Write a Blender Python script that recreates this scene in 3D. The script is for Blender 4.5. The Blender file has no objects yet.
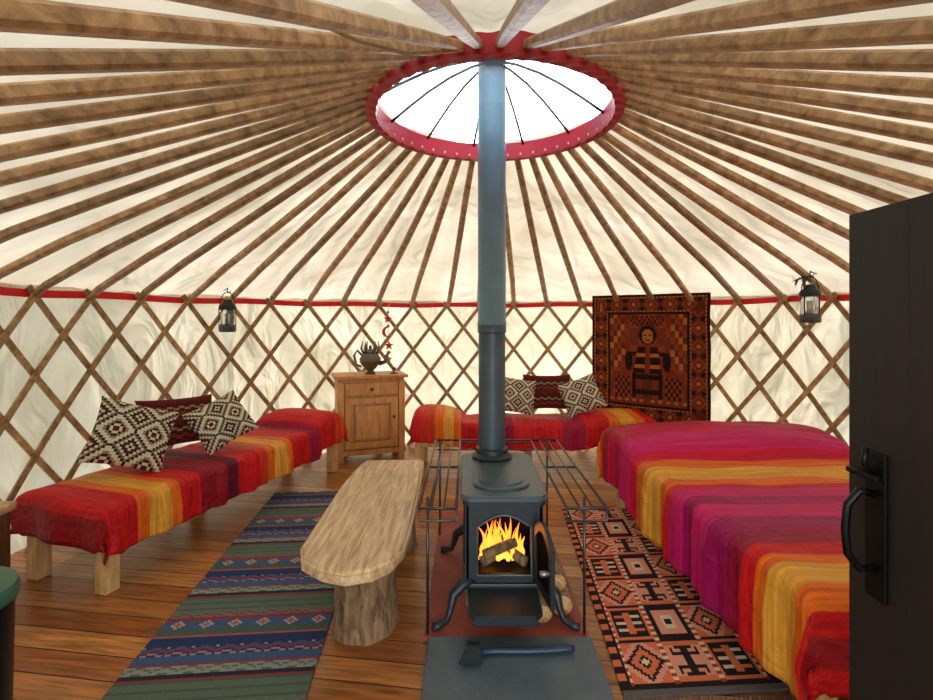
import bpy,bmesh,math,random
from mathutils import Vector,Matrix,Euler,noise
random.seed(3)
S=bpy.context.scene
try:
    S.view_settings.view_transform='Standard'
except Exception: pass
C=Vector((.15,2.7,0)); R=2.75
pi=math.pi
def hx(h):
    h=h.lstrip('#'); o=[]
    for i in (0,2,4):
        c=int(h[i:i+2],16)/255
        o.append(c/12.92 if c<=.04045 else ((c+.055)/1.055)**2.4)
    return (*o,1.0)
# ---------------- materials
def nmat(name):
    m=bpy.data.materials.new(name); m.use_nodes=True
    nt=m.node_tree; b=nt.nodes['Principled BSDF']
    return m,nt,b
def N(nt,t,**k):
    n=nt.nodes.new(t)
    for a,v in k.items(): setattr(n,a,v)
    return n
def plain(name,col,rough=.5,metal=0,bump=0,bscale=80,var=.0):
    m,nt,b=nmat(name)
    col=hx(col) if isinstance(col,str) else col
    b.inputs['Base Color'].default_value=col
    b.inputs['Roughness'].default_value=rough; b.inputs['Metallic'].default_value=metal
    tc=N(nt,'ShaderNodeTexCoord'); no=N(nt,'ShaderNodeTexNoise'); no.inputs['Scale'].default_value=bscale
    no.inputs['Detail'].default_value=5
    nt.links.new(tc.outputs['Object'],no.inputs['Vector'])
    if bump:
        bp=N(nt,'ShaderNodeBump'); bp.inputs['Strength'].default_value=bump; bp.inputs['Distance'].default_value=.01
        nt.links.new(no.outputs['Fac'],bp.inputs['Height']); nt.links.new(bp.outputs['Normal'],b.inputs['Normal'])
    n2=N(nt,'ShaderNodeTexNoise'); n2.inputs['Scale'].default_value=6; n2.inputs['Detail'].default_value=4
    nt.links.new(tc.outputs['Object'],n2.inputs['Vector'])
    v=max(var,.15)
    r=N(nt,'ShaderNodeValToRGB'); r.color_ramp.elements[0].position=.3; r.color_ramp.elements[1].position=.7
    r.color_ramp.elements[0].color=(col[0]*(1-v),col[1]*(1-v),col[2]*(1-v),1)
    r.color_ramp.elements[1].color=(min(1,col[0]*(1+v)),min(1,col[1]*(1+v)),min(1,col[2]*(1+v)),1)
    nt.links.new(n2.outputs['Fac'],r.inputs['Fac']); nt.links.new(r.outputs['Color'],b.inputs['Base Color'])
    return m
def wood(name,c1,c2,scale=(8,8,1),rough=.5,island=.35,bump=.25,det=1.0):
    m,nt,b=nmat(name); c1=hx(c1);c2=hx(c2)
    tc=N(nt,'ShaderNodeTexCoord'); mp=N(nt,'ShaderNodeMapping'); mp.inputs['Scale'].default_value=scale
    nt.links.new(tc.outputs['Object'],mp.inputs['Vector'])
    no=N(nt,'ShaderNodeTexNoise'); no.inputs['Scale'].default_value=3*det; no.inputs['Detail'].default_value=8; no.inputs['Roughness'].default_value=.6
    no.inputs['Distortion'].default_value=.6
    nt.links.new(mp.outputs['Vector'],no.inputs['Vector'])
    r=N(nt,'ShaderNodeValToRGB'); e=r.color_ramp.elements
    e[0].position=.33;e[0].color=c1; e[1].position=.68;e[1].color=c2
    nt.links.new(no.outputs['Fac'],r.inputs['Fac'])
    g=N(nt,'ShaderNodeNewGeometry'); mr=N(nt,'ShaderNodeMapRange')
    mr.inputs['To Min'].default_value=1-island; mr.inputs['To Max'].default_value=1+island
    nt.links.new(g.outputs['Random Per Island'],mr.inputs['Value'])
    mx=N(nt,'ShaderNodeMix',data_type='RGBA',blend_type='MULTIPLY'); mx.inputs[0].default_value=1
    nt.links.new(r.outputs['Color'],mx.inputs[6]); 
    cb=N(nt,'ShaderNodeCombineColor'); 
    for i in range(3): nt.links.new(mr.outputs['Result'],cb.inputs[i])
    nt.links.new(cb.outputs[0],mx.inputs[7]); nt.links.new(mx.outputs[2],b.inputs['Base Color'])
    b.inputs['Roughness'].default_value=rough
    bp=N(nt,'ShaderNodeBump'); bp.inputs['Strength'].default_value=bump; bp.inputs['Distance'].default_value=.004
    nt.links.new(no.outputs['Fac'],bp.inputs['Height']); nt.links.new(bp.outputs['Normal'],b.inputs['Normal'])
    return m
def canvas(name,dc,tcol,fac=.55,bscale=3,bstr=.5,sc=(1,1,1),lo=.72):
    m,nt,b=nmat(name); nt.nodes.remove(b); out=nt.nodes['Material Output']
    d=N(nt,'ShaderNodeBsdfDiffuse'); t=N(nt,'ShaderNodeBsdfTranslucent'); mx=N(nt,'ShaderNodeMixShader'); mx.inputs[0].default_value=fac
    tc=N(nt,'ShaderNodeTexCoord'); mp=N(nt,'ShaderNodeMapping'); mp.inputs['Scale'].default_value=sc
    no=N(nt,'ShaderNodeTexNoise'); no.inputs['Scale'].default_value=bscale; no.inputs['Detail'].default_value=2.4; no.inputs['Distortion'].default_value=1.2
    nt.links.new(tc.outputs['Object'],mp.inputs['Vector']); nt.links.new(mp.outputs['Vector'],no.inputs['Vector'])
    bp=N(nt,'ShaderNodeBump'); bp.inputs['Strength'].default_value=bstr; bp.inputs['Distance'].default_value=.14
    nt.links.new(no.outputs['Fac'],bp.inputs['Height'])
    n2=N(nt,'ShaderNodeTexNoise'); n2.inputs['Scale'].default_value=1.5; n2.inputs['Detail'].default_value=4
    nt.links.new(tc.outputs['Object'],n2.inputs['Vector'])
    r=N(nt,'ShaderNodeValToRGB'); e=r.color_ramp.elements; e[0].position=.36;e[1].position=.64
    q=hx(tcol)
    e[0].color=(q[0]*lo,q[1]*lo*1.0,q[2]*lo*.92,1); e[1].color=q
    nt.links.new(n2.outputs['Fac'],r.inputs['Fac']); nt.links.new(r.outputs['Color'],t.inputs['Color'])
    d.inputs['Color'].default_value=hx(dc)
    nt.links.new(bp.outputs['Normal'],d.inputs['Normal']); nt.links.new(bp.outputs['Normal'],t.inputs['Normal'])
    nt.links.new(d.outputs[0],mx.inputs[1]); nt.links.new(t.outputs[0],mx.inputs[2]); nt.links.new(mx.outputs[0],out.inputs['Surface'])
    return m
def vcol(name,rough=.9,bscale=250,bump=.5):
    m,nt,b=nmat(name)
    a=N(nt,'ShaderNodeVertexColor'); a.layer_name='Col'
    tc=N(nt,'ShaderNodeTexCoord'); no=N(nt,'ShaderNodeTexNoise'); no.inputs['Scale'].default_value=bscale; no.inputs['Detail'].default_value=2
    nt.links.new(tc.outputs['Object'],no.inputs['Vector'])
    mr=N(nt,'ShaderNodeMapRange'); mr.inputs['From Min'].default_value=.3; mr.inputs['From Max'].default_value=.7; mr.inputs['To Min'].default_value=.7; mr.inputs['To Max'].default_value=1.25
    nt.links.new(no.outputs['Fac'],mr.inputs['Value'])
    vm=N(nt,'ShaderNodeVectorMath',operation='SCALE'); nt.links.new(a.outputs['Color'],vm.inputs[0]); nt.links.new(mr.outputs['Result'],vm.inputs['Scale'])
    nt.links.new(vm.outputs[0],b.inputs['Base Color']); b.inputs['Roughness'].default_value=rough
    b.inputs['Specular IOR Level'].default_value=.15
    bp=N(nt,'ShaderNodeBump'); bp.inputs['Strength'].default_value=bump; bp.inputs['Distance'].default_value=.003
    nt.links.new(no.outputs['Fac'],bp.inputs['Height']); nt.links.new(bp.outputs['Normal'],b.inputs['Normal'])
    return m
def stripes(name,stops):
    m,nt,b=nmat(name)
    uv=N(nt,'ShaderNodeUVMap'); uv.uv_map='UVMap'
    sp=N(nt,'ShaderNodeSeparateXYZ'); nt.links.new(uv.outputs['UV'],sp.inputs[0])
    r=N(nt,'ShaderNodeValToRGB'); e=r.color_ramp.elements
    r.color_ramp.interpolation='CONSTANT'
    e.remove(e[1]); e[0].position=0; e[0].color=hx(stops[0][1])
    for p,c in stops[1:]:
        k=e.new(p); k.color=hx(c)
    nt.links.new(sp.outputs['X'],r.inputs['Fac'])
    mp=N(nt,'ShaderNodeMapping'); mp.inputs['Scale'].default_value=(160,3,1); nt.links.new(uv.outputs['UV'],mp.inputs['Vector'])
    no=N(nt,'ShaderNodeTexNoise'); no.inputs['Scale'].default_value=1; no.inputs['Detail'].default_value=4; nt.links.new(mp.outputs['Vector'],no.inputs['Vector'])
    mr=N(nt,'ShaderNodeMapRange'); mr.inputs['From Min'].default_value=.3; mr.inputs['From Max'].default_value=.7; mr.inputs['To Min'].default_value=.65; mr.inputs['To Max'].default_value=1.2
    nt.links.new(no.outputs['Fac'],mr.inputs['Value'])
    vm=N(nt,'ShaderNodeVectorMath',operation='SCALE'); nt.links.new(r.outputs['Color'],vm.inputs[0]); nt.links.new(mr.outputs['Result'],vm.inputs['Scale'])
    nt.links.new(vm.outputs[0],b.inputs['Base Color']); b.inputs['Roughness'].default_value=.55
    b.inputs['Specular IOR Level'].default_value=.2
    tc=N(nt,'ShaderNodeTexCoord'); n3=N(nt,'ShaderNodeTexNoise'); n3.inputs['Scale'].default_value=14; n3.inputs['Detail'].default_value=4; n3.inputs['Distortion'].default_value=1
    nt.links.new(tc.outputs['Object'],n3.inputs['Vector'])
    bp=N(nt,'ShaderNodeBump'); bp.inputs['Strength'].default_value=.35; bp.inputs['Distance'].default_value=.003
    b2=N(nt,'ShaderNodeBump'); b2.inputs['Strength'].default_value=.6; b2.inputs['Distance'].default_value=.03
    nt.links.new(n3.outputs['Fac'],b2.inputs['Height']); nt.links.new(b2.outputs['Normal'],bp.inputs['Normal'])
    nt.links.new(no.outputs['Fac'],bp.inputs['Height']); nt.links.new(bp.outputs['Normal'],b.inputs['Normal'])
    return m
# ---------------- mesh helpers
def empty(name,loc=(0,0,0)):
    e=bpy.data.objects.new(name,None); e.location=loc; e.empty_display_size=.05; S.collection.objects.link(e); return e
def fin(name,me,mat,parent=None,smooth=False):
    if mat: me.materials.append(mat)
    o=bpy.data.objects.new(name,me); S.collection.objects.link(o)
    if smooth:
        for p in me.polygons: p.use_smooth=True
    if parent:
        o.parent=parent; o.matrix_parent_inverse=Matrix.Translation(parent.location).inverted()
    return o
def mk(name,v,f,mat,parent=None,smooth=False):
    me=bpy.data.meshes.new(name); me.from_pydata([tuple(x) for x in v],[],f)
    bm=bmesh.new(); bm.from_mesh(me); bmesh.ops.recalc_face_normals(bm,faces=bm.faces); bm.to_mesh(me); bm.free()
    return fin(name,me,mat,parent,smooth)
def box(name,c,s,mat,parent=None,bev=.005,rot=(0,0,0),taper=None,seg=2):
    bm=bmesh.new(); bmesh.ops.create_cube(bm,size=1)
    for v in bm.verts:
        v.co.x*=s[0]; v.co.y*=s[1]; v.co.z*=s[2]
        if taper and v.co.z<0: v.co.x*=taper; v.co.y*=taper
    if bev: bmesh.ops.bevel(bm,geom=list(bm.edges),offset=bev,segments=seg,affect='EDGES',profile=.6)
    M=Matrix.Translation(c)@Euler(rot).to_matrix().to_4x4()
    bmesh.ops.transform(bm,matrix=M,verts=bm.verts)
    me=bpy.data.meshes.new(name); bm.to_mesh(me); bm.free()
    return fin(name,me,mat,parent)
def tubegeo(pts,rad,seg=10,closed=False,flat=1.0,up=None):
    pts=[Vector(p) for p in pts]; n=len(pts)
    if not hasattr(rad,'__len__'): rad=[rad]*n
    V=[];F=[]; prev=None
    for i,p in enumerate(pts):
        if closed: t=(pts[(i+1)%n]-pts[i-1])
        else: t=pts[min(i+1,n-1)]-pts[max(i-1,0)]
        t.normalize()
        if prev is None:
            a=up or (Vector((0,0,1)) if abs(t.z)<.9 else Vector((0,1,0)))
            x=t.cross(a).normalized()
        else: x=(prev-t*prev.dot(t)).normalized()
        prev=x; y=t.cross(x)
        for k in range(seg):
            a=2*pi*k/seg; V.append(p+rad[i]*(x*math.cos(a)+y*math.sin(a)*flat))
    m=n if closed else n-1
    for i in range(m):
        for k in range(seg):
            a=i*seg+k;b=i*seg+(k+1)%seg;j=((i+1)%n)*seg
            F.append((a,b,j+(k+1)%seg,j+k))
    if not closed:
        F.append(tuple(range(seg))[::-1]); F.append(tuple((n-1)*seg+k for k in range(seg)))
    return V,F
def tube(name,pts,rad,mat,parent=None,seg=10,closed=False,flat=1.0):
    V,F=tubegeo(pts,rad,seg,closed,flat); return mk(name,V,F,mat,parent,True)
def multi(name,geos,mat,parent=None,smooth=False):
    V=[];F=[]
    for v,f in geos:
        o=len(V); V+=list(v); F+=[tuple(i+o for i in q) for q in f]
    return mk(name,V,F,mat,parent,smooth)
def boxgeo(c,s,M=None):
    V=[];c=Vector(c)
    for x in (-.5,.5):
        for y in (-.5,.5):
            for z in (-.5,.5):
                p=Vector((x*s[0],y*s[1],z*s[2])); 
                if M: p=M@p
                V.append(p+c)
    return V,[(0,1,3,2),(4,6,7,5),(0,4,5,1),(2,3,7,6),(0,2,6,4),(1,5,7,3)]
def lathe(name,prof,c,mat,parent=None,seg=32,smooth=True,sy=1.0):
    V=[];F=[]
    for r,z in prof:
        for k in range(seg):
            a=2*pi*k/seg; V.append((c[0]+r*math.cos(a),c[1]+sy*r*math.sin(a),c[2]+z))
    for i in range(len(prof)-1):
        for k in range(seg):
            F.append((i*seg+k,i*seg+(k+1)%seg,(i+1)*seg+(k+1)%seg,(i+1)*seg+k))
    if prof[0][0]>1e-4: F.append(tuple(range(seg))[::-1])
    if prof[-1][0]>1e-4: F.append(tuple((len(prof)-1)*seg+k for k in range(seg)))
    o=mk(name,V,F,mat,parent,smooth)
    if smooth:
        md=o.modifiers.new('e','EDGE_SPLIT'); md.split_angle=math.radians(40)
    return o
def pixgrid(name,q,nx,ny,cf,mat,parent=None,thick=.01,wave=0):
    q=[Vector(a) for a in q]; V=[];F=[]
    for j in range(ny+1):
        for i in range(nx+1):
            u=i/nx;v=j/ny
            p=(q[0]*(1-u)+q[1]*u)*(1-v)+(q[3]*(1-u)+q[2]*u)*v
            if wave: p=p+Vector((0,wave*noise.noise(Vector((u*3,v*3,3))),0))
            V.append(p)
    for j in range(ny):
        for i in range(nx):
            a=j*(nx+1)+i; F.append((a,a+1,a+nx+2,a+nx+1))
    me=bpy.data.meshes.new(name); me.from_pydata([tuple(x) for x in V],[],F)
    ca=me.color_attributes.new(name='Col',type='FLOAT_COLOR',domain='CORNER')
    for k,p in enumerate(me.polygons):
        c=cf(k%nx,k//nx,nx,ny)
        for l in p.loop_indices: ca.data[l].color=c
    o=fin(name,me,mat,parent)
    md=o.modifiers.new('s','SOLIDIFY'); md.thickness=thick; md.offset=-1
    return o
def cloth(name,o,du,dv,L,W,zt,dr,bol,mat,parent,seed=0,r=.045,nu=110,nv=60):
    o=Vector((*o,0)); du=Vector((*du,0)).normalized(); dv=Vector((*dv,0)).normalized()
    V=[];F=[];UV=[]
    U0=-dr[0];U1=L+dr[1];V0=-dr[2];V1=W+dr[3]
    def fold(t,lo,hi):
        l2=lo+r;h2=hi-r
        if t<l2: s=-1;oo=l2-t;base=l2
        elif t>h2: s=1;oo=t-h2;base=h2
        else: return t,0,0
        if oo<r*pi/2: a=oo/r; return base+s*r*math.sin(a), r*(1-math.cos(a)), s
        return base+s*r, r+(oo-r*pi/2), s
    for j in range(nv+1):
        for i in range(nu+1):
            u=U0+(U1-U0)*i/nu; v=V0+(V1-V0)*j/nv
            x,d1,s1=fold(u,0,L); y,d2,s2=fold(v,0,W)
            d=max(d1,d2)
            if d1>0 and d2>0: d=(d1**3+d2**3)**(1/3)*.95
            z=zt-d
            bz=0
            for (bc,bw,bh) in bol:
                t=max(0,1-((x-bc)/bw)**2); bz+=bh*math.sqrt(t)
            z+=bz*(1-.4*min(1,abs((y-W/2)/(W/2)))**3)
            nn=noise.noise(Vector((x*3+seed,y*3,seed)))*.014+noise.noise(Vector((x*9+seed,y*4,seed+5)))*.009
            z+=nn
            fl=min(1,d/.15)
            y+=s2*fl*(.012+.014*math.sin(u*19+seed)+.01*math.sin(u*47))
            x+=s1*fl*(.012+.014*math.sin(v*19+seed))
            p=o+du*x+dv*y; p.z=max(z,.03)
            V.append(p); UV.append((i/nu,j/nv))
    for j in range(nv):
        for i in range(nu):
            a=j*(nu+1)+i; F.append((a,a+1,a+nu+2,a+nu+1))
    me=bpy.data.meshes.new(name); me.from_pydata([tuple(x) for x in V],[],F)
    ul=me.uv_layers.new(name='UVMap')
    for l in me.loops: ul.data[l.index].uv=UV[l.vertex_index]
    ob=fin(name,me,mat,parent,True)
    md=ob.modifiers.new('s','SOLIDIFY'); md.thickness=.008
    return ob
def pillow(name,c,w,h,t,rot,cf,mat,parent=None,n=52):
    V=[];F=[];cols=[]
    M=Matrix.Translation(c)@Matrix.Rotation(rot[2],4,'Z')@Matrix.Rotation(rot[0],4,'X')@Matrix.Rotation(rot[1],4,'Y')
    for s in (-1,1):
        for j in range(n+1):
            for i in range(n+1):
                x=2*i/n-1; z=2*j/n-1
                y=s*t*max(0,(1-x*x)*(1-z*z))**.42*(1+.12*noise.noise(Vector((x*2,z*2,s+c[0]))))
                xx=x*(1-.09*(1-z*z)); zz=z*(1-.09*(1-x*x))
                V.append(M@Vector((xx*w/2,y,zz*h/2)))
    st=(n+1)**2
    for s in (0,1):
        for j in range(n):
            for i in range(n):
                a=s*st+j*(n+1)+i; q=(a,a+1,a+n+2,a+n+1)
                F.append(q if s==0 else q[::-1]); cols.append(cf(i,j,n,n))
    me=bpy.data.meshes.new(name); me.from_pydata([tuple(x) for x in V],[],F)
    ca=me.color_attributes.new(name='Col',type='FLOAT_COLOR',domain='CORNER')
    for k,p in enumerate(me.polygons):
        for l in p.loop_indices: ca.data[l].color=cols[k]
    return fin(name,me,mat,parent,True)
# ---------------- mats
M_raf=wood('rafter_wood','#80603e','#cfa87c',(6,6,6),.42,.26)
M_lat=wood('lattice_wood','#80603a','#c49e6c',(7,7,7),.5,.26)
M_pine=wood('pine','#b06e30','#d89c58',(9,9,1.2),.45,.12)
M_bench=wood('bench_wood','#a07850','#e0c498',(14,1.2,6),.38,.02,.35,1.2)
M_bark=wood('bark','#443220','#9a7a54',(10,10,3),.9,.1,1.0)
M_logend=wood('log_end','#9a6b3a','#d8b27c',(20,20,20),.8,.2)
M_leg=wood('bed_wood','#b08048','#dfb880',(8,8,1.5),.6,.1)
M_door=wood('door_wood','#0c0705','#1a0e09',(9,9,1),.55,.02)
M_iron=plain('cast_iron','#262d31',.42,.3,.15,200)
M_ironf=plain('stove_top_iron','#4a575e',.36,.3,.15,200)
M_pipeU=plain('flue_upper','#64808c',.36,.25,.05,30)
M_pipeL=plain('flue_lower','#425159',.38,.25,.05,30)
M_black=plain('black_metal','#0d0d0e',.4,.6)
M_wire=plain('rack_wire','#4a4846',.3,.8)
M_chrome=plain('lantern_metal','#8a8c8c',.3,.9)
M_red=plain('red_paint','#b01228',.5,0,.1,60)
M_ribbon=plain('red_ribbon','#d8121e',.7)
M_slate=plain('slate','#4e5d63',.4,0,.2,40,.2)
M_hearth=plain('hearth_red','#9a4636',.6,0,.3,60,.25)
M_rope=plain('rope','#b79c76',.9)
M_green=plain('green_plastic','#2f5b48',.4)
M_vc=vcol('woven')
M_glow,nt,b=nmat('flame'); b.inputs['Base Color'].default_value=(1,.3,.02,1); b.inputs['Emission Strength'].default_value=2.0
tc=N(nt,'ShaderNodeTexCoord');sp=N(nt,'ShaderNodeSeparateXYZ');nt.links.new(tc.outputs['Object'],sp.inputs[0])
mr=N(nt,'ShaderNodeMapRange');mr.inputs['From Min'].default_value=.23;mr.inputs['From Max'].default_value=.40;nt.links.new(sp.outputs['Z'],mr.inputs['Value'])
r=N(nt,'ShaderNodeValToRGB');r.color_ramp.elements[0].color=(1,.42,.05,1);r.color_ramp.elements[1].color=(1,.10,.008,1);nt.links.new(mr.outputs['Result'],r.inputs['Fac']);nt.links.new(r.outputs['Color'],b.inputs['Emission Color'])
M_glass,nt,b=nmat('lantern_glass'); b.inputs['Base Color'].default_value=(.85,.9,.9,1); b.inputs['Transmission Weight'].default_value=.9; b.inputs['Roughness'].default_value=.1
M_wallc=canvas('wall_canvas_cloth','#d8d0be','#f2e8d0',.56,2.2,.9,(1.6,1.6,.8),.66)
M_roofc=canvas('roof_canvas_cloth','#d4cabb','#f2e4cc',.54,1.8,.9,(1,1,1),.68)
# floor
M_floor,nt,b=nmat('floor_boards')
tc=N(nt,'ShaderNodeTexCoord'); mp=N(nt,'ShaderNodeMapping'); mp.inputs['Rotation'].default_value=(0,0,math.radians(8)); nt.links.new(tc.outputs['Object'],mp.inputs['Vector'])
br=N(nt,'ShaderNodeTexBrick'); br.inputs['Scale'].default_value=1; br.inputs['Brick Width'].default_value=2.6; br.inputs['Row Height'].default_value=.125
br.inputs['Mortar Size'].default_value=.003; br.inputs['Color1'].default_value=hx('#965628'); br.inputs['Color2'].default_value=hx('#c88848'); br.inputs['Mortar'].default_value=hx('#1c0d07')
nt.links.new(mp.outputs['Vector'],br.inputs['Vector'])
m2=N(nt,'ShaderNodeMapping'); m2.inputs['Scale'].default_value=(1.2,16,1); nt.links.new(mp.outputs['Vector'],m2.inputs['Vector'])
no=N(nt,'ShaderNodeTexNoise'); no.inputs['Scale'].default_value=3; no.inputs['Detail'].default_value=8; no.inputs['Distortion'].default_value=.8; nt.links.new(m2.outputs['Vector'],no.inputs['Vector'])
mr=N(nt,'ShaderNodeMapRange'); mr.inputs['From Min'].default_value=.3; mr.inputs['From Max'].default_value=.7; mr.inputs['To Min'].default_value=.45; mr.inputs['To Max'].default_value=1.35; nt.links.new(no.outputs['Fac'],mr.inputs['Value'])
vm=N(nt,'ShaderNodeVectorMath',operation='SCALE'); nt.links.new(br.outputs['Color'],vm.inputs[0]); nt.links.new(mr.outputs['Result'],vm.inputs['Scale']); nt.links.new(vm.outputs[0],b.inputs['Base Color'])
b.inputs['Roughness'].default_value=.3
bp=N(nt,'ShaderNodeBump'); bp.inputs['Strength'].default_value=.4; bp.inputs['Distance'].default_value=.004; nt.links.new(br.outputs['Fac'],bp.inputs['Height']); bp.invert=True; nt.links.new(bp.outputs['Normal'],b.inputs['Normal'])
# ---------------- shell
lathe('floor',[(0,0),(2.95,0),(2.95,-.12),(0,-.12)],(C.x,C.y,0),M_floor,seg=96,smooth=False)
M_grass=plain('grass','#77785a',.9,0,.5,20,.3)
mk('ground',[(-40,-40,-.14),(40,-40,-.14),(40,40,-.14),(-40,40,-.14)],[(0,1,2,3)],M_grass)
g0=math.radians(-100.5);g1=math.radians(-74.5)
def ingap(a):
    a=(a+pi)%(2*pi)-pi
    return g0<a<g1
ZB=1.517
V=[];F=[];na=420;nz=22
for j in range(nz+1):
    for i in range(na+1):
        a=g1+(2*pi-(g1-g0))*i/na; z=(ZB+.05)*j/nz
        ca,sa=math.cos(a),math.sin(a)
        rr=R+.03+.04*noise.noise(Vector((ca*4,sa*4,z*1.0)))+.03*noise.noise(Vector((ca*11+z*.8,sa*11,z*1.2)))+.012*noise.noise(Vector((ca*26,sa*26,z*4)))
        V.append((C.x+rr*ca,C.y+rr*sa,z))
for j in range(nz):
    for i in range(na):
        a=j*(na+1)+i;F.append((a,a+1,a+na+2,a+na+1))
mk('wall_canvas',V,F,M_wallc,None,True)
NR=46; RC=.66; ZC=2.50
def roofz(rho): return ZB+(R-rho)*(ZC-ZB)/(R-RC)
V=[];F=[];na=NR*8;nr=34
for j in range(nr+1):
    rho=R+.07-(R+.07-RC+.02)*j/nr
    for i in range(na):
        a=2*pi*i/na; ph=math.cos(i/8*2*pi)
        ca,sa=math.cos(a),math.sin(a)
        z=roofz(rho)+.05-.02*ph*math.sin(pi*j/nr)+.03*noise.noise(Vector((ca*rho*3,sa*rho*3,1)))+.018*noise.noise(Vector((ca*rho*9,sa*rho*9,1)))
        V.append((C.x+rho*ca,C.y+rho*sa,z))
for j in range(nr):
    for i in range(na):
        F.append((j*na+i,j*na+(i+1)%na,(j+1)*na+(i+1)%na,(j+1)*na+i))
mk('ceiling',V,F,M_roofc,None,True)
# rafters
geos=[]
for k in range(NR):
    a=2*pi*(k+.5)/NR+random.uniform(-.008,.008)
    er=Vector((math.cos(a),math.sin(a),0)); et=Vector((-math.sin(a),math.cos(a),0))
    prs=[(R-.06,roofz(R-.06)-.045,.017,.016),(R-.12,roofz(R-.12)-.02,.024,.02),(R-.5,roofz(R-.5)+.004,.026,.022),(1.7,roofz(1.7)+.0,.026,.023),(1.1,roofz(1.1),.024,.022),(RC-.0,roofz(RC-.0),.02,.02)]
    V=[];F=[];sl=Vector((er.x*-.9,er.y*-.9,.43)).normalized(); nrm=et.cross(sl).normalized()
    if nrm.z<0: nrm=-nrm
    seg=8; jit=random.uniform(-.014,.014)
    for q,(rho,z,w,h) in enumerate(prs):
        c=C+er*rho+Vector((0,0,z))+et*jit*math.sin(q)
        for s in range(seg):
            t=2*pi*s/seg+pi/8; cx=math.copysign(abs(math.cos(t))**.6,math.cos(t)); cy=math.copysign(abs(math.sin(t))**.6,math.sin(t))
            V.append(c+et*w*cx+nrm*h*cy)
    for q in range(len(prs)-1):
        for s in range(seg): F.append((q*seg+s,q*seg+(s+1)%seg,(q+1)*seg+(s+1)%seg,(q+1)*seg+s))
    F.append(tuple(range(seg))); F.append(tuple((len(prs)-1)*seg+s for s in range(seg)))
    geos.append((V,F))
multi('roof_rafters',geos,M_raf)
# lattice
geos=[];top=ZB+.03; span=1.22/R
for d in (1,-1):
    rr=R-.045-(.016 if d>0 else 0)
    for k in range(NR):
        a0=2*pi*(k+.5)/NR
        ns=14; run=[]
        def flush(run):
            if len(run)<2: return
            V=[];F=[]
            for (a,z) in run:
                er=Vector((math.cos(a),math.sin(a),0)); et=Vector((-math.sin(a),math.cos(a),0))
                tg=(et*d*1.22+Vector((0,0,-1.52))).normalized(); sd=er.cross(tg).normalized()
                c=C+er*rr+Vector((0,0,z))
                for (p,q) in ((-1,-1),(1,-1),(1,1),(-1,1)): V.append(c+sd*.018*p+er*.006*q)
            for i in range(len(run)-1):
                for s in range(4): F.append((i*4+s,i*4+(s+1)%4,(i+1)*4+(s+1)%4,(i+1)*4+s))
            F.append((0,1,2,3));m=(len(run)-1)*4;F.append((m,m+1,m+2,m+3))
            geos.append((V,F))
        for i in range(ns+1):
            t=i/ns; z=top-(top-.005)*t; a=a0+d*(t*span-.012)
            if ingap(a): flush(run);run=[]
            else: run.append((a,z))
        flush(run)
multi('trellis_wall',geos,M_lat)
def band(name,rr,z0,z1,mat,th=.003):
    V=[];F=[];n=200
    for i in range(n+1):
        a=g1+(2*pi-(g1-g0))*i/n
        for (r_,z) in ((rr,z0),(rr,z1),(rr+th,z1),(rr+th,z0)):
            V.append((C.x+r_*math.cos(a),C.y+r_*math.sin(a),z+.006*math.sin(i*.45)))
    for i in range(n):
        for s in range(4): F.append((i*4+s,i*4+(s+1)%4,(i+1)*4+(s+1)%4,(i+1)*4+s))
    return mk(name,V,F,mat)
band('trim_ribbon',R-.036,ZB-.028,ZB+.02,M_ribbon)
# crown
cr=empty('roof_crown_wheel',(C.x,C.y,ZC))
V=[];F=[];n=92
for i in range(n):
    a=2*pi*i/n; sc=.004*math.cos(a*46)
    for (r_,z) in ((RC-.02,ZC-.055+sc),(RC+.03,ZC-.055),(RC+.03,ZC+.05),(RC-.02,ZC+.05)):
        V.append((C.x+r_*math.cos(a),C.y+r_*math.sin(a),z))
for i in range(n):
    for s in range(4):
        F.append((i*4+s,i*4+(s+1)%4,((i+1)%n)*4+(s+1)%4,((i+1)%n)*4+s))
mk('ring',V,F,M_red,cr)
M_dot=plain('dot_paint','#d8b0a0',.6)
geos=[]
for i in range(46):
    a=2*pi*i/46; er=Vector((math.cos(a),math.sin(a),0)); c=C+er*(RC-.021)+Vector((0,0,ZC-.03))
    M3=Matrix.Rotation(a,3,'Z'); geos.append(boxgeo(c,(.006,.012,.012),M3@Matrix.Rotation(pi/4,3,'X')))
multi('painted_dots',geos,M_dot,cr)
geos=[]
for i in range(12):
    a=2*pi*(i+.3)/12; er=Vector((math.cos(a),math.sin(a),0))
    pts=[C+er*(RC-.01)*(1-t)+Vector((0,0,ZC+.03+.25*math.sin(t*pi/2))) for t in [0,.2,.4,.6,.8,1]]
    geos.append(tubegeo(pts,.008,6))
multi('spokes',geos,M_black,cr,True)
lathe('hub',[(0,-.015),(.05,-.015),(.05,.015),(0,.015)],(C.x,C.y,ZC+.28),M_black,cr,seg=20)
M_dome,nt,b=nmat('dome_cover'); nt.nodes.remove(b)
t1=N(nt,'ShaderNodeBsdfTransparent');t2=N(nt,'ShaderNodeBsdfTranslucent');t2.inputs[0].default_value=(.95,.97,1,1);mx=N(nt,'ShaderNodeMixShader')
t1.inputs[0].default_value=(.95,.97,1,1)
tc=N(nt,'ShaderNodeTexCoord');no=N(nt,'ShaderNodeTexNoise');no.inputs['Scale'].default_value=4;no.inputs['Detail'].default_value=5;nt.links.new(tc.outputs['Object'],no.inputs['Vector'])
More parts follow.
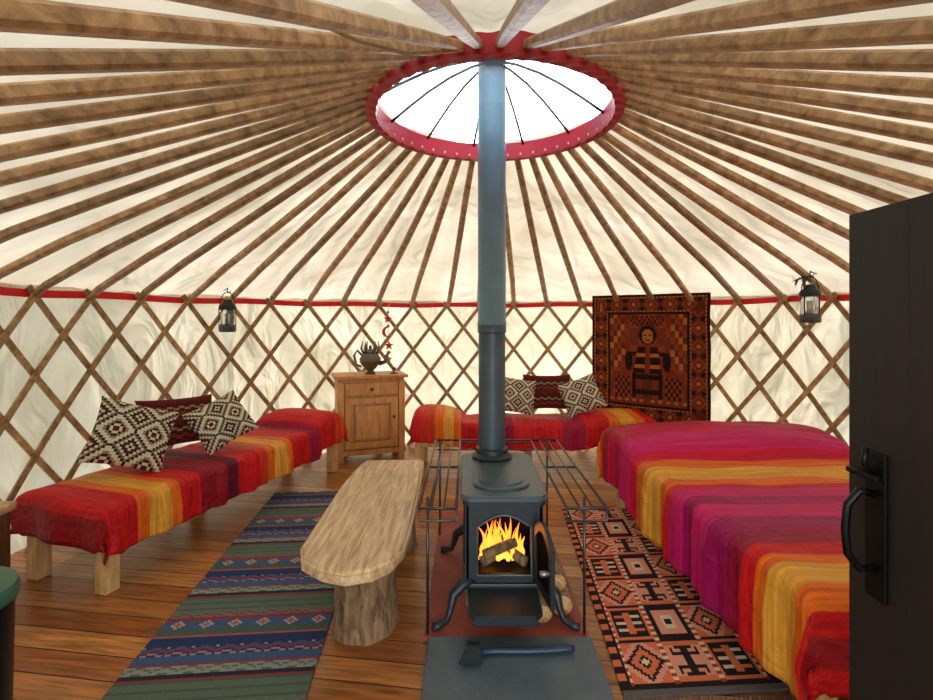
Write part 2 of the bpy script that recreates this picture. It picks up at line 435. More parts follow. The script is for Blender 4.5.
mr=N(nt,'ShaderNodeMapRange');mr.inputs['From Min'].default_value=.35;mr.inputs['From Max'].default_value=.65;mr.inputs['To Min'].default_value=.02;mr.inputs['To Max'].default_value=.12;nt.links.new(no.outputs['Fac'],mr.inputs['Value']);nt.links.new(mr.outputs['Result'],mx.inputs[0])
nt.links.new(t1.outputs[0],mx.inputs[1]);nt.links.new(t2.outputs[0],mx.inputs[2]);nt.links.new(mx.outputs[0],nt.nodes['Material Output'].inputs['Surface'])
lathe('dome_cover',[(RC+.03,.05),(.6,.12),(.45,.22),(.3,.28),(.15,.31),(.001,.32)],(C.x,C.y,ZC+.01),M_dome,cr,seg=48)
# rope
tube('hanging_rope',[(-.36,1.1,2.03),(-.3,1.35,2.12),(-.2,1.6,2.22),(-.1,1.85,2.36),(-.02,2.02,2.46),(.02,2.08,2.5)],.006,M_rope,seg=6)
# door + frame
fr=empty('door_frame',(.2,-.03,0))
for nme,x in (('post_left',-.40),('post_right',.93)):
    box(nme,(x,.0,.82),(.09,.12,1.64),M_door,fr)
box('lintel',(.265,.0,1.68),(1.42,.12,.09),M_door,fr)
dr=empty('door_1',(.85,.2,0))
DX=.86
for i in range(6):
    y0=.2+i*.146; box('plank_%d'%(i+1),(DX,y0+.073,.80),(.04,.1458,1.56),M_door,dr,.0008)
for z in (.3,1.35): box('ledge_%d'%(z*10),(DX+.03,.637,z),(.03,.85,.1),M_door,dr,.004)
box('latch_plate',(DX-.024,1.0,.93),(.008,.05,.30),M_black,dr,.003)
tube('handle',[(DX-.03,1.0,.995),(DX-.055,1.005,1.0),(DX-.075,1.01,.97),(DX-.08,1.01,.92),(DX-.075,1.01,.87),(DX-.055,1.005,.84),(DX-.03,1.0,.845)],.008,M_black,dr,8)
box('latch_bar',(DX-.035,1.02,1.03),(.012,.08,.012),M_black,dr,.003)
tube('thumb_latch',[(DX-.03,1.0,1.03),(DX-.05,1.0,1.06),(DX-.045,1.0,1.09)],.006,M_black,dr,8)
# ---------------- beds
def bed(name,o,du,W,L,zt,dr,bol,stops,seed,legs=True,insl=.06,legw=.075):
    du=Vector((*du,0)).normalized(); dv=Vector((-du.y,du.x,0))
    e=empty(name,(o[0],o[1],0)); O=Vector((*o,0))
    ang=math.atan2(du.y,du.x)
    m=stripes(name+'_stripes',stops)
    cloth('striped_blanket',(o[0],o[1]),(du.x,du.y),(dv.x,dv.y),L,W,zt,dr,bol,m,e,seed)
    c=O+du*L/2+dv*W/2
    box('mattress',(c.x,c.y,zt-.07),(L-.07,W-.07,.10),plain(name+'_ticking','#c8bda6',.9),e,.03,(0,0,ang))
    for v_,nm in ((.05,'rail_front'),(W-.05,'rail_back')):
        p=O+du*L/2+dv*v_; box(nm,(p.x,p.y,zt-.16),(L-.08,.035,.09),M_leg,e,.005,(0,0,ang))
    k=0
    for u_ in (insl,L/2,L-insl):
        for v_ in (insl+.02,W-insl-.02):
            if u_==L/2 and v_<W/2: continue
            k+=1;p=O+du*u_+dv*v_; box('leg_%d'%k,(p.x,p.y,(zt-.12)/2),(legw,legw,zt-.12),M_leg,e,.006,(0,0,ang))
    return e
RED='#c41218';CR='#960c34';OR='#dc6416';GO='#dc9a36';MA='#640c2a';PK='#c41660';MG='#9c0c52'
bed('day_bed',(-1.73,2.36),(.29,.957),.64,2.15,.45,(.20,.16,.22,.03),[(1.98,.24,.11)],
 [(0,'#98101a'),(.06,RED),(.14,OR),(.17,GO),(.215,OR),(.24,RED),(.30,'#8e0c1e'),(.38,MA),(.42,RED),(.50,'#c8301a'),(.53,OR),(.56,GO),(.61,OR),(.635,RED),(.72,CR),(.78,RED),(.87,'#c8301a'),(.91,OR),(.935,RED)],1)
bed('day_bed.001',(-.47,4.22),(1,.0),.56,2.12,.45,(.12,.12,.20,.02),[(.15,.28,.11),(1.85,.4,.06)],
 [(0,RED),(.08,'#c8301a'),(.13,OR),(.165,GO),(.20,OR),(.23,RED),(.33,CR),(.42,RED),(.6,CR),(.68,RED),(.77,OR),(.81,GO),(.87,OR),(.9,RED)],2)
def dbl():
    e=empty('double_bed',(1.06,1.52,0)); L=2.12;W=1.42
    du=Vector((-.027,1,0)).normalized(); dv=Vector((du.y,-du.x,0)); O=Vector((1.06,1.52,0)); ang=math.atan2(du.y,du.x)
    m=stripes('double_stripes',[(0,RED),(.03,'#98101a'),(.07,RED),(.10,OR),(.13,GO),(.18,OR),(.205,RED),(.235,CR),(.277,MG),(.33,PK),(.385,MG),(.42,PK),(.465,RED),(.485,OR),(.52,GO),(.60,OR),(.645,'#c81438'),(.68,PK),(.75,'#b80e3c'),(.83,CR),(.88,RED),(.91,OR),(.94,GO)])
    cloth('striped_blanket',(O.x,O.y),(du.x,du.y),(dv.x,dv.y),L,W,.50,(.30,.2,.34,.03),[(1.80,.33,.14)],m,e,3,nu=130,nv=80)
    c=O+du*L/2+dv*W/2
    box('mattress',(c.x,c.y,.42),(L-.08,W-.08,.13),plain('ticking','#c8bda6',.9),e,.03,(0,0,ang))
    box('bed_base',(c.x,c.y,.29),(L-.12,W-.12,.12),M_leg,e,.01,(0,0,ang))
    k=0
    for u_ in (.12,L-.12):
        for v_ in (.12,W-.12):
            k+=1;p=O+du*u_+dv*v_; box('leg_%d'%k,(p.x,p.y,.12),(.08,.08,.24),M_leg,e,.006,(0,0,ang))
dbl()
# ---------------- cushions
cr_=hx('#cfc3aa');bk=hx('#2a1c18');mr_=hx('#5a2018');ta=hx('#8d7856');gy=hx('#756a58')
def kil(i,j,nx,ny):
    px=abs((i%26)-12.5); py=abs(((j+13)%26)-12.5)
    st=int(px//2)+int(py//2)
    return [mr_,cr_,bk,ta,cr_,cr_,bk,gy,cr_,bk,mr_,cr_,bk,ta,cr_][st%15]
def redc(i,j,nx,ny):
    k=(j//2+ (i%8>3))%12
    return [mr_,hx('#6a2018'),bk,hx('#7a2a1e'),hx('#7a2a1e'),bk,hx('#5a1a16'),ta,mr_,bk,hx('#5a1618'),hx('#5a1618')][k]
d2=math.radians
pillow('kilim_cushion',(-2.0,2.93,.66),.43,.40,.085,(d2(-25),d2(22),d2(48)),kil,M_vc)
pillow('kilim_cushion.001',(-1.95,3.33,.665),.50,.34,.07,(d2(-25),d2(2),d2(55)),redc,M_vc)
pillow('kilim_cushion.002',(-1.70,3.40,.645),.38,.34,.08,(d2(-30),d2(-25),d2(38)),kil,M_vc)
pillow('kilim_cushion.003',(.47,4.57,.645),.36,.34,.08,(d2(-22),d2(10),d2(8)),kil,M_vc)
pillow('kilim_cushion.004',(.77,4.67,.665),.46,.34,.07,(d2(-18),0,0),redc,M_vc)
pillow('kilim_cushion.005',(1.07,4.57,.645),.38,.34,.08,(d2(-25),d2(-22),d2(-10)),kil,M_vc)
# ---------------- rugs
GN='#5c6a5c';GN2='#4a5c50';GY='#8a908a';NV='#2a3a60';BL='#42597c';MR='#8a3440';PKR='#a4585a';DK='#2a2e38'
def rugL(i,j,nx,ny):
    z=abs((i%8)-4)
    b=j%48
    if b<9: return hx(GN if b%4 else GN2)
    if b<10: return hx(MR)
    if b<12: return hx(DK)
    if b<16: return hx(GY if (b+z//2)%3 else GN)
    if b<17: return hx(MR)
    if b<21: return hx(BL)
    if b<26: return hx([NV,'#9a848a',NV,MR,BL][(b-21+z//2)%5])
    if b<31: return hx(NV)
    if b<32: return hx(PKR)
    if b<36: return hx(GN2)
    if b<41:
        d=abs((i%10)-5)+abs(b-38)
        return hx('#a4585a') if d<2 else hx('#a6a89c') if d<3 else hx(BL)
    if b<43: return hx(MR)
    return hx([GN,'#6b7368',MR,'#6b7368',GN][(b-43+z//2)%5])
pixgrid('striped_kilim_rug',[(-1.235,1.14,.012),(-.53,1.2,.012),(-.74,3.86,.012),(-1.486,3.8,.012)],60,230,rugL,M_vc,None,.01)
def rugR(i,j,nx,ny):
    pk=hx('#d4714c');p2=hx('#dd967a');dk=hx('#241b1c');cm=hx('#dcc6a4');rd=hx('#a83a28');gr=hx('#5d5854')
    if j<5: return dk if j>2 else gr
    if i<3 or i>=nx-3: return dk if ((j//4)%2) else pk
    if i<4 or i>=nx-4: return dk
    ii=i-4; jj=j-5
    cw=17;ch=26
    ci=ii//cw;cj=jj//ch; x=ii%cw-8;y=jj%ch-12.5
    ax=abs(x);ay=abs(y)
    if ax>=8: return cm if (jj//2)%2 else rd
    if ay>11.5: return dk
    t=(ci+cj*2)%4
    if t==0:
        s=int((ax*1.5+ay)//2.2)
        return [cm,dk,pk,pk,dk,p2,p2,pk,pk][min(s,8)]
    if t==1:
        if ax<1.5 and ay<9: return dk
        if (3<ay<5 and ax<6) or (7<ay<9 and ax<4) or (4<ax<6 and 4<ay<8): return dk
        return p2 if ay<9.5 else pk
    if t==2:
        if ax<1.5 and ay<8: return pk
        if ay<1.5 and ax<6: return cm
        if (4<ay<6 and 1<ax<6): return cm if x*y>0 else pk
        if ax>6 or ay>9.5: return pk
        return dk
    s=int(max(ax,ay*.65)//1.5)
    return [dk,cm,p2,p2,dk,pk][min(s,5)]
pixgrid('geometric_kilim_rug',[(.56,1.74,.012),(1.17,1.78,.012),(1.3,3.55,.012),(.68,3.5,.012)],59,187,rugR,M_vc,None,.01)
geos=[]
for i in range(40):
    x=.57+.59*i/39; geos.append(tubegeo([(x,1.745,.010),(x+random.uniform(-.01,.01),1.70,.006),(x+random.uniform(-.015,.015),1.66,.005)],.003,4))
fo=multi('fringe',geos,plain('fringe','#5a544e',.9),bpy.data.objects['geometric_kilim_rug'])
fo.matrix_parent_inverse=Matrix.Identity(4)
# ---------------- tapestry
def tap(i,j,nx,ny):
    a=hx('#8a3c1e');dk=hx('#24120e');o=hx('#b0642e');b2=hx('#5c2a18');rd=hx('#74301c')
    e=min(i,j,nx-1-i,ny-1-j)
    if e<2: return dk
    if e<14:
        if e in(2,13): return o if (i+j)%3 else b2
        L=i if (j<14 or j>=ny-14) else j
        x=L%14-7; y=e-7.5
        d=abs(x)+abs(y)
        if d<2: return o
        if d<4: return b2
        if d<6: return a
        return dk if (abs(x)>5 and abs(y)>2) else b2
    if e<16: return dk
    x=abs(i-nx/2+.5);y=j
    def el(cx,cy,rx,ry): return ((x-cx)/rx)**2+((y-cy)/ry)**2<1
    if el(0,70,4.5,5.5): return o if not (abs(x-2)<1 and abs(y-71)<1) and not(x<2 and abs(y-67)<1) else dk
    if el(0,71,7,8): return dk
    if 78<y<87 and x<13 and int(x*1.5+y)%5<2: return dk
    if 40<y<62 and x<8+(62-y)*.14: return (dk if (y//3)%3 else o) if x>2 else rd
    if el(15,50,3,8) or (8<x<16 and 54<y<58): return dk
    if 20<y<=40 and x<12: return dk if x>9 or (y//4)%3==0 else (rd if x>4 else b2)
    if 14<x<26 and 20<y<38: return dk if (int(x)//2+y//3)%2 else a
    if x>18 and y>44: return [rd,o,b2,a][(int(x)//3+y//5)%4]
    if y<20: return o if (int(x)//3)%2 and y>17 else rd
    return rd if (y//7+int(x)//7)%3 else a
tq=[(1.31,5.10,.33),(2.20,4.42,.33),(2.20,4.42,1.60),(1.31,5.10,1.60)]
pixgrid('woven_tapestry',tq,92,104,tap,M_vc,None,.012,.03)
# ---------------- bench
bn=empty('plank_bench',(-.48,2.5,0))
L_=[(-.46,1.80),(-.55,1.83),(-.64,1.90),(-.685,2.02),(-.69,2.2),(-.70,2.5),(-.71,2.8),(-.70,3.1),(-.67,3.26)]
R_=[(-.44,1.80),(-.35,1.83),(-.285,1.90),(-.255,2.0),(-.25,2.2),(-.255,2.5),(-.265,2.8),(-.275,3.1),(-.285,3.28)]
out=L_+R_[::-1]
def slab(name,pts,z0,z1,mat,parent,bev=.008):
    bm=bmesh.new(); f=bm.faces.new([bm.verts.new((x,y,z0)) for x,y in pts])
    g=bmesh.ops.extrude_face_region(bm,geom=[f]); bmesh.ops.translate(bm,vec=(0,0,z1-z0),verts=[v for v in g['geom'] if isinstance(v,bmesh.types.BMVert)])
    bmesh.ops.recalc_face_normals(bm,faces=bm.faces)
    bmesh.ops.bevel(bm,geom=[e for e in bm.edges if abs(e.verts[0].co.z-e.verts[1].co.z)<.001],offset=bev,segments=3,affect='EDGES')
    me=bpy.data.meshes.new(name); bm.to_mesh(me); bm.free(); return fin(name,me,mat,parent)
slab('seat_plank',out,.365,.42,M_bench,bn,.014)
def log(name,c,r_,h,parent,mat=M_bark):
    V=[];F=[];n=28
    prof=[(0,1.04),(.1,1.0),(.3,.97),(.6,.96),(.9,1.0),(1,1.0)]
    for t,s in prof:
        for k in range(n):
            a=2*pi*k/n; q=r_*s*(1+.07*noise.noise(Vector((math.cos(a)*2,math.sin(a)*2,c[1]+t)))+.03*math.sin(a*9+t))
            V.append((c[0]+q*math.cos(a),c[1]+q*math.sin(a),t*h))
    for i in range(len(prof)-1):
        for k in range(n): F.append((i*n+k,i*n+(k+1)%n,(i+1)*n+(k+1)%n,(i+1)*n+k))
    F.append(tuple(range(n))); F.append(tuple((len(prof)-1)*n+k for k in range(n)))
    return mk(name,V,F,mat,parent,False)
log('log_leg_front',(-.45,2.17),.135,.366,bn); log('log_leg_back',(-.435,2.92),.13,.366,bn)
# ---------------- hearth
box('hearth_tile',(.17,2.75,.008),(.70,1.38,.016),M_hearth,None,.003)
box('slate_slab',(.18,1.71,.012),(.68,.69,.024),M_slate,None,.004)
# ---------------- stove
st=empty('wood_burning_stove',(.17,2.5,0)); SX=.17
zb,zt_=.15,.545; yf,yb=2.20,2.86; hw=.175
box('side_left',(SX-hw+.01,(yf+yb)/2,(zb+zt_)/2),(.022,yb-yf,zt_-zb),M_iron,st,.006)
box('side_right',(SX+hw-.01,(yf+yb)/2,(zb+zt_)/2),(.022,yb-yf,zt_-zb),M_iron,st,.006)
for s,nm in((-1,'left'),(1,'right')):
    box('side_panel_'+nm,(SX+s*(hw+.004),(yf+yb)/2,(zb+zt_)/2+.01),(.012,yb-yf-.14,zt_-zb-.12),M_iron,st,.005)
box('back_plate',(SX,yb-.01,(zb+zt_)/2),(2*hw,.02,zt_-zb),M_iron,st,.004)
box('bottom_plate',(SX,(yf+yb)/2,zb+.01),(2*hw+.03,yb-yf+.03,.025),M_iron,st,.008)
ow=.118;oz0=.205;oz1=.42;arch=.055
V=[];F=[];n=12
inner=[(-ow,oz0)]+[(-ow+2*ow*i/n, oz1+arch*math.sin(pi*i/n)) for i in range(n+1)]+[(ow,oz0)]
outer=[(-hw,zb)]+[(-hw+2*hw*i/n, zt_) for i in range(n+1)]+[(hw,zb)]
m=len(inner)
for y in (yf,yf+.02):
    for p in outer: V.append((SX+p[0],y,p[1]))
    for p in inner: V.append((SX+p[0],y,p[1]))
for i in range(m):
    j=(i+1)%m
    F.append((i,j,m+j,m+i)); F.append((2*m+i,2*m+j,3*m+j,3*m+i)); F.append((i,j,2*m+j,2*m+i)); F.append((m+i,m+j,3*m+j,3*m+i))
mk('front_frame',V,F,M_iron,st)
tube('opening_bead',[(SX+p[0]*1.04,yf-.004,p[1]) for p in inner],.006,M_ironf,st,8,closed=True)
def rrect(cx,cy,w,h,r_,n=6):
    o=[]
    for sx,sy,a0 in ((1,1,0),(-1,1,pi/2),(-1,-1,pi),(1,-1,3*pi/2)):
        for i in range(n+1):
            a=a0+pi/2*i/n; o.append((cx+sx*(w/2-r_)+r_*abs(math.cos(a))*sx,cy+sy*(h/2-r_)+r_*abs(math.sin(a))*sy))
    return o
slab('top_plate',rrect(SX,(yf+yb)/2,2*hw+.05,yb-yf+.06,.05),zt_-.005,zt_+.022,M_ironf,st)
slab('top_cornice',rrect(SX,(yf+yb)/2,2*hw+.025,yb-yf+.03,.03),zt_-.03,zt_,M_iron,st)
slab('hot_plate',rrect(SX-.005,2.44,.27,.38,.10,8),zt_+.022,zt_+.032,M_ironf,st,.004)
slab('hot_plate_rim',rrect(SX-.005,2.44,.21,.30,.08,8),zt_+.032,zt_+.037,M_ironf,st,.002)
slab('ash_lip',rrect(SX-.01,2.10,.31,.26,.05),.135,.155,M_iron,st,.005)
box('ash_apron',(SX-.01,2.02,.115),(.27,.02,.05),M_iron,st,.005)
for nm,sx,y0,sy in (('fl',-1,2.22,-1),('fr',1,2.22,-1),('bl',-1,2.78,.3),('br',1,2.78,.3)):
    x0=SX+sx*(hw-.02)
    pts=[(x0-sx*.02,y0,.17),(x0+sx*.03,y0+sy*.02,.165),(x0+sx*.075,y0+sy*.05,.13),(x0+sx*.085,y0+sy*.065,.08),(x0+sx*.10,y0+sy*.08,.04),(x0+sx*.135,y0+sy*.11,.034),(x0+sx*.16,y0+sy*.12,.032)]
    tube('leg_'+nm,pts,[.026,.026,.022,.016,.014,.017,.017],M_iron,st,10)
hxp=Vector((SX+ow+.02,yf-.01,0)); ddir=Vector((.14,-1,0)).normalized(); dn=Vector((ddir.y,-ddir.x,0))
dw=.25;n=12
ins=[(0.03,oz0+.02)]+[(.03+(dw-.06)*i/n, oz1-.02+arch*math.sin(pi*i/n)) for i in range(n+1)]+[(dw-.03,oz0+.02)]
ots=[(0,oz0-.01)]+[(dw*i/n, oz1+.01+arch*1.1*math.sin(pi*i/n)) for i in range(n+1)]+[(dw,oz0-.01)]
V=[];F=[];m=len(ins)
for t in (-.009,.009):
    for L2 in (ots,ins):
        for p in L2: V.append(hxp+ddir*p[0]+dn*t+Vector((0,0,p[1])))
for i in range(m):
    j=(i+1)%m
    F.append((i,j,m+j,m+i)); F.append((2*m+i,2*m+j,3*m+j,3*m+i)); F.append((i,j,2*m+j,2*m+i)); F.append((m+i,m+j,3*m+j,3*m+i))
mk('stove_door_frame',V,F,M_iron,st)
V=[hxp+ddir*p[0]+Vector((0,0,p[1])) for p in ins]
sg=plain('sooty_glass','#080707',.9); sg.node_tree.nodes['Principled BSDF'].inputs['Specular IOR Level'].default_value=.05
mk('stove_door_glass',V,[tuple(range(m))],sg,st)
hp=hxp+ddir*(dw-.01)+Vector((0,0,.34)); tube('stove_door_knob',[hp,hp+dn*.03,hp+dn*.05],[.008,.014,.012],M_chrome,st,10)
M_soot=plain('soot','#0b0908',.9)
box('firebox_lining',(SX,yf+.36,.34),(.30,.01,.38),M_soot,st,.002)
for i,(a,b_) in enumerate((((SX-.10,2.26,.235),(SX+.08,2.42,.25)),((SX+.10,2.25,.24),(SX-.04,2.44,.26)),((SX-.09,2.25,.27),(SX+.06,2.30,.31)))):
    tube('burning_log_%d'%(i+1),[a,b_],.024,M_bark,st,10)
geos=[]
rf=random.Random(5)
for i in range(34):
    x=SX+rf.uniform(-.1,.1); y=2.27+rf.uniform(0,.13); h=rf.uniform(.08,.22)*(1-abs(x-SX)*4); w=rf.uniform(.005,.013)
    sw=rf.uniform(-.04,.04); ph=rf.uniform(0,6)
    pts=[(x+w*math.sin(ph+t*4)*t+sw*t*t,y,.225+h*t) for t in (0,.15,.3,.45,.6,.75,.9,1)]
    geos.append(tubegeo(pts,[w*.6,w,w*1.05,w*.85,w*.6,w*.38,w*.15,.0005],8,flat=.5))
multi('flames',geos,M_glow,st,True)
pl=bpy.data.lights.new('fire_light','POINT'); pl.energy=.5; pl.color=(1,.4,.1); pl.shadow_soft_size=.05
po=bpy.data.objects.new('fire_light',pl); po.location=(SX,2.32,.34); S.collection.objects.link(po); po.parent=st; po.matrix_parent_inverse=Matrix.Translation(st.location).inverted()
# flue
fx,fy=.145,2.80
fl=empty('stove_flue_pipe',(fx,fy,.56))
lathe('collar',[(.11,0),(.115,.012),(.10,.025),(.092,.03),(.09,.055),(.08,.06)],(fx,fy,zt_+.022),M_iron,fl)
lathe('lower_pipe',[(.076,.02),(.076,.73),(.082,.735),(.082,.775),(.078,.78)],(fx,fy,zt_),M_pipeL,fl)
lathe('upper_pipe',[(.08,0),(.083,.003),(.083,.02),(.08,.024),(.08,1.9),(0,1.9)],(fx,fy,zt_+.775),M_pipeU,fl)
# drying rack
geos=[];r_=.0045
def rod(*p,r=r_): geos.append(tubegeo([Vector(a) for a in p],r,6))
z=.60
for (xa,xb) in ((-.19,-.04),(.40,.56)):
    for k in range(4):
        x=xa+(xb-xa)*k/3; rod((x,1.95,z),(x,3.06,z),r=.0065 if k in(0,3) else .0045)
    for y in (1.95,2.5,3.06): rod((xa,y,z),(xb,y,z),r=.006)
    rod((xa,1.95,z),(xa,1.95,z-.05),(xb,1.95,z-.05),(xb,1.95,z),r=.005)
rod((-.19,3.06,z),(.56,3.06,z),r=.006); rod((-.04,3.0,z),(.40,3.0,z)); rod((-.19,3.06,z-.06),(.56,3.06,z-.06))
for x in (-.165,.50):
    for y in (2.08,3.04): rod((x,y,z),(x,y,.018),r=.006)
    rod((x,2.08,z-.08),(x,3.04,z-.08))
multi('drying_rack',geos,M_wire,None,True)
# logs under stove + axe
lg=empty('firewood_logs',(.2,2.3,0))
def hlog(i,x,y0,y1,z,r_,dx=0):
    tube('log_%d'%i,[(x,y0,z),(x+dx*.5,(y0+y1)/2,z+.002),(x+dx,y1,z)],r_,M_bark,lg,12)
    tube('cut_end_%d'%i,[(x,y0-.003,z),(x,y0,z)],r_*.9,M_logend,lg,12)
for i,a in enumerate(((.13,2.17,2.55,.058,.042,.0),(.24,2.2,2.6,.055,.038,.01),(.335,2.15,2.5,.06,.043,0),(.43,2.20,2.6,.067,.05,.0),(.41,2.22,2.6,.16,.044,.0),(.03,2.25,2.6,.052,.036,0))):
    hlog(i+1,*a)
ax=empty('hatchet',(.2,1.95,.03))
tube('handle',[(.03,1.925,.044),(.12,1.94,.042),(.22,1.94,.041),(.32,1.945,.041),(.40,1.955,.042),(.43,1.95,.042)],[.014,.014,.015,.016,.018,.014],plain('axe_grip','#1c3044',.4),ax,10,flat=.8)
V=[];
pr=[(-.0,1.96,.022),(.055,1.955,.022),(.05,1.93,.022),(.06,1.865,.005),(-.03,1.86,.005),(.0,1.93,.022)]
for s in (1,-1):
    for x,y,h in pr: V.append((x,y,.046+s*h))
F=[tuple(range(6)),tuple(range(6,12))]+[(i,(i+1)%6,6+(i+1)%6,6+i) for i in range(6)]
mk('axe_head',V,F,plain('axe_steel','#3a3e40',.35,.8),ax)
# ---------------- cabinet
CX,CY=-.965,4.86
cb=empty('pine_cabinet',(CX,CY,0)); CA=math.radians(19)
def cbx(name,lc,s,mat=M_pine,bev=.004):
    p=Matrix.Rotation(CA,3,'Z')@Vector((lc[0],lc[1],0)); return box(name,(CX+p.x,CY+p.y,lc[2]),s,mat,cb,bev,(0,0,CA))
w=.64;d=.36
cbx('top_board',(0,0,.805),(w+.06,d+.05,.03),M_pine,.008)
cbx('carcass',(0,.01,.44),(w,d-.03,.70))
cbx('plinth',(0,0,.09),(w+.03,d+.01,.05))
for i,(sx,sy) in enumerate(((-1,-1),(1,-1),(-1,1),(1,1))): cbx('foot_%d'%(i+1),(sx*(w/2-.03),sy*(d/2-.03),.035),(.06,.06,.07))
cbx('stile_left',(-w/2+.03,-d/2+.005,.43),(.06,.03,.66)); cbx('stile_right',(w/2-.03,-d/2+.005,.43),(.06,.03,.66))
cbx('drawer_front',(0,-d/2,.69),(w-.14,.035,.12),M_pine,.008)
cbx('door_frame_top',(0,-d/2,.58),(w-.14,.03,.06));cbx('door_frame_bottom',(0,-d/2,.16),(w-.14,.03,.06))
cbx('door_frame_left',(-w/2+.105,-d/2,.37),(.07,.03,.38));cbx('door_frame_right',(w/2-.105,-d/2,.37),(.07,.03,.38))
cbx('door_panel',(0,-d/2-.0,.37),(w-.32,.024,.32),M_pine,.012)
def ball(name,c,r_,mat,parent,sz=1): return lathe(name,[(.0001,-r_*sz)]+[(r_*math.sin(pi*i/10),-r_*sz*math.cos(pi*i/10)) for i in range(1,10)]+[(.0001,r_*sz)],c,mat,parent,16)
for nm,lx,lz in(('drawer_knob',0,.69),('door_knob',.21,.42)):
    p=Matrix.Rotation(CA,3,'Z')@Vector((lx,-d/2-.03,0)); ball(nm,(CX+p.x,CY+p.y,lz),.016,plain('knob','#4a3018',.4),cb)
M_pew=plain('tarnished_pewter','#6a6056',.35,.6,.3,60)
TZ=.82
tp=empty('ornate_metal_teapot',(-.95,4.86,TZ)); T=(-.95,4.84,TZ)
lathe('body',[(.05,0),(.055,.01),(.03,.03),(.06,.06),(.10,.11),(.105,.15),(.08,.19),(.05,.205),(.055,.215),(.03,.235),(.012,.25),(.018,.265),(.001,.285)],T,M_pew,tp,24)
tube('spout',[(T[0]+.09,T[1],.92),(T[0]+.15,T[1]-.01,.94),(T[0]+.16,T[1]-.02,1.0),(T[0]+.20,T[1]-.02,1.04)],[.025,.02,.013,.012],M_pew,tp)
tube('handle',[(T[0]-.07,T[1],.99),(T[0]-.13,T[1],1.05),(T[0]-.16,T[1],1.0),(T[0]-.14,T[1],.91),(T[0]-.09,T[1],.89)],.012,M_pew,tp)
for k in range(6):
    a=k*1.05; tube('prong_%d'%k,[(T[0]+.05*math.cos(a),T[1]+.04*math.sin(a),.99),(T[0]+.09*math.cos(a),T[1]+.05*math.sin(a),1.07),(T[0]+.075*math.cos(a),T[1]+.05*math.sin(a),1.14)],[.016,.011,.004],M_pew,tp,6)
ch=empty('candle_holder',(-.72,4.86,TZ))
lathe('base',[(.04,0),(.042,.008),(.012,.016),(.01,.03),(.022,.045),(.022,.06),(.018,.062),(0,.05)],(-.72,4.86,TZ),M_pew,ch,20)
hmx,hmy=-.80,5.0
hm=empty('star_and_moon_mobile',(hmx,hmy,1.4))
tube('string',[(hmx,hmy+.12,1.53),(hmx,hmy,1.47),(hmx,hmy,1.2),(hmx,hmy,.92)],.003,M_rope,hm,5)
def star(name,c,R1,mat,n=5):
    V=[];m=2*n
    for s in(-1,1):
        for i in range(m):
            a=2*pi*i/m+pi/2; q=R1 if i%2==0 else R1*.42
            V.append((c[0]+q*math.cos(a),c[1]+s*.005,c[2]+q*math.sin(a)))
    F=[tuple(range(m)),tuple(range(m,2*m))]+[(i,(i+1)%m,m+(i+1)%m,m+i) for i in range(m)]
    return mk(name,V,F,mat,hm)
M_rs=plain('red_star','#c81a14',.4); M_gd=plain('gold','#b88a2a',.35,.7)
star('star_1',(hmx,hmy-.01,1.36),.05,M_rs); star('star_2',(hmx+.01,hmy-.01,1.09),.05,M_rs); star('star_3',(hmx,hmy-.01,.95),.05,M_gd)
tube('crescent',[(hmx+.045*math.cos(a),hmy-.01,1.23+.05*math.sin(a)) for a in [pi*.35+i*pi*1.3/8 for i in range(9)]],[.002,.006,.011,.015,.016,.015,.011,.006,.002],M_rs,hm,8)
for i,z in enumerate((1.43,1.29,1.16,1.02)): ball('bead_%d'%i,(hmx,hmy,z),.015,M_rs if i%2 else M_gd,hm)
# ---------------- lanterns
def lantern(name,c,s=1,wallpt=None):
    e=empty(name,c); x,y,z=c
    lathe('base',[(.0,0),(.055*s,0),(.062*s,.01),(.062*s,.05*s),(.05*s,.06*s)],c,plain('lantern_base','#55585a',.35,.7),e,24)
    lathe('globe',[(.048*s,.06*s),(.052*s,.10*s),(.052*s,.15*s),(.045*s,.17*s)],c,M_glass,e,24)
    lathe('cap',[(.05*s,.17*s),(.064*s,.175*s),(.062*s,.20*s),(.04*s,.225*s),(.03*s,.25*s),(.0,.255*s)],c,plain('lantern_cap','#2a2d2e',.4,.6),e,24)
    for k in range(4):
        a=k*pi/2+.4; tube('guard_%d'%k,[(x+.058*s*math.cos(a),y+.058*s*math.sin(a),z+.05*s),(x+.06*s*math.cos(a),y+.06*s*math.sin(a),z+.18*s)],.004,M_black,e,6)
    tube('bulb',[(x,y,z+.06*s),(x,y,z+.14*s)],.014,plain('bulb','#e8e6dc',.3),e,10)
    tube('bail_handle',[(x+.06*s*math.cos(a),y,z+.19*s+.12*s*math.sin(a)) for a in [i*pi/10 for i in range(11)]],.0035,M_black,e,6)
    t=Vector((x,y,z+.31*s)); w_=Vector(wallpt)
    tube('hook',[w_,t+Vector((0,0,.03)),t+Vector((.0,0,-.005)),t+Vector((.02,0,-.01)),t+Vector((.025,0,.01))],.004,M_black,e,6)
    return e
lantern('camping_lantern',(-2.0,4.10,1.25),1.08,(-2.06,4.16,1.60))
lr=lantern('camping_lantern.001',(2.44,3.48,1.33),1.08,(2.50,3.50,1.68))
geos=[]
rs=random.Random(9)
for i in range(12):
    a=rs.uniform(0,6.28); l=rs.uniform(.05,.11)
    geos.append(tubegeo([(2.40,3.50,1.66),(2.40+l*.6*math.cos(a),3.5+.03*math.sin(a),1.66-l*.3),(2.40+l*math.cos(a)*.8,3.5+.04*math.sin(a),1.66+l*.7*math.sin(a)-.04)],[.003,.009,.002],6,flat=.3))
multi('dried_sprig',geos,plain('dried_leaves','#3c3a2c',.8),lr)
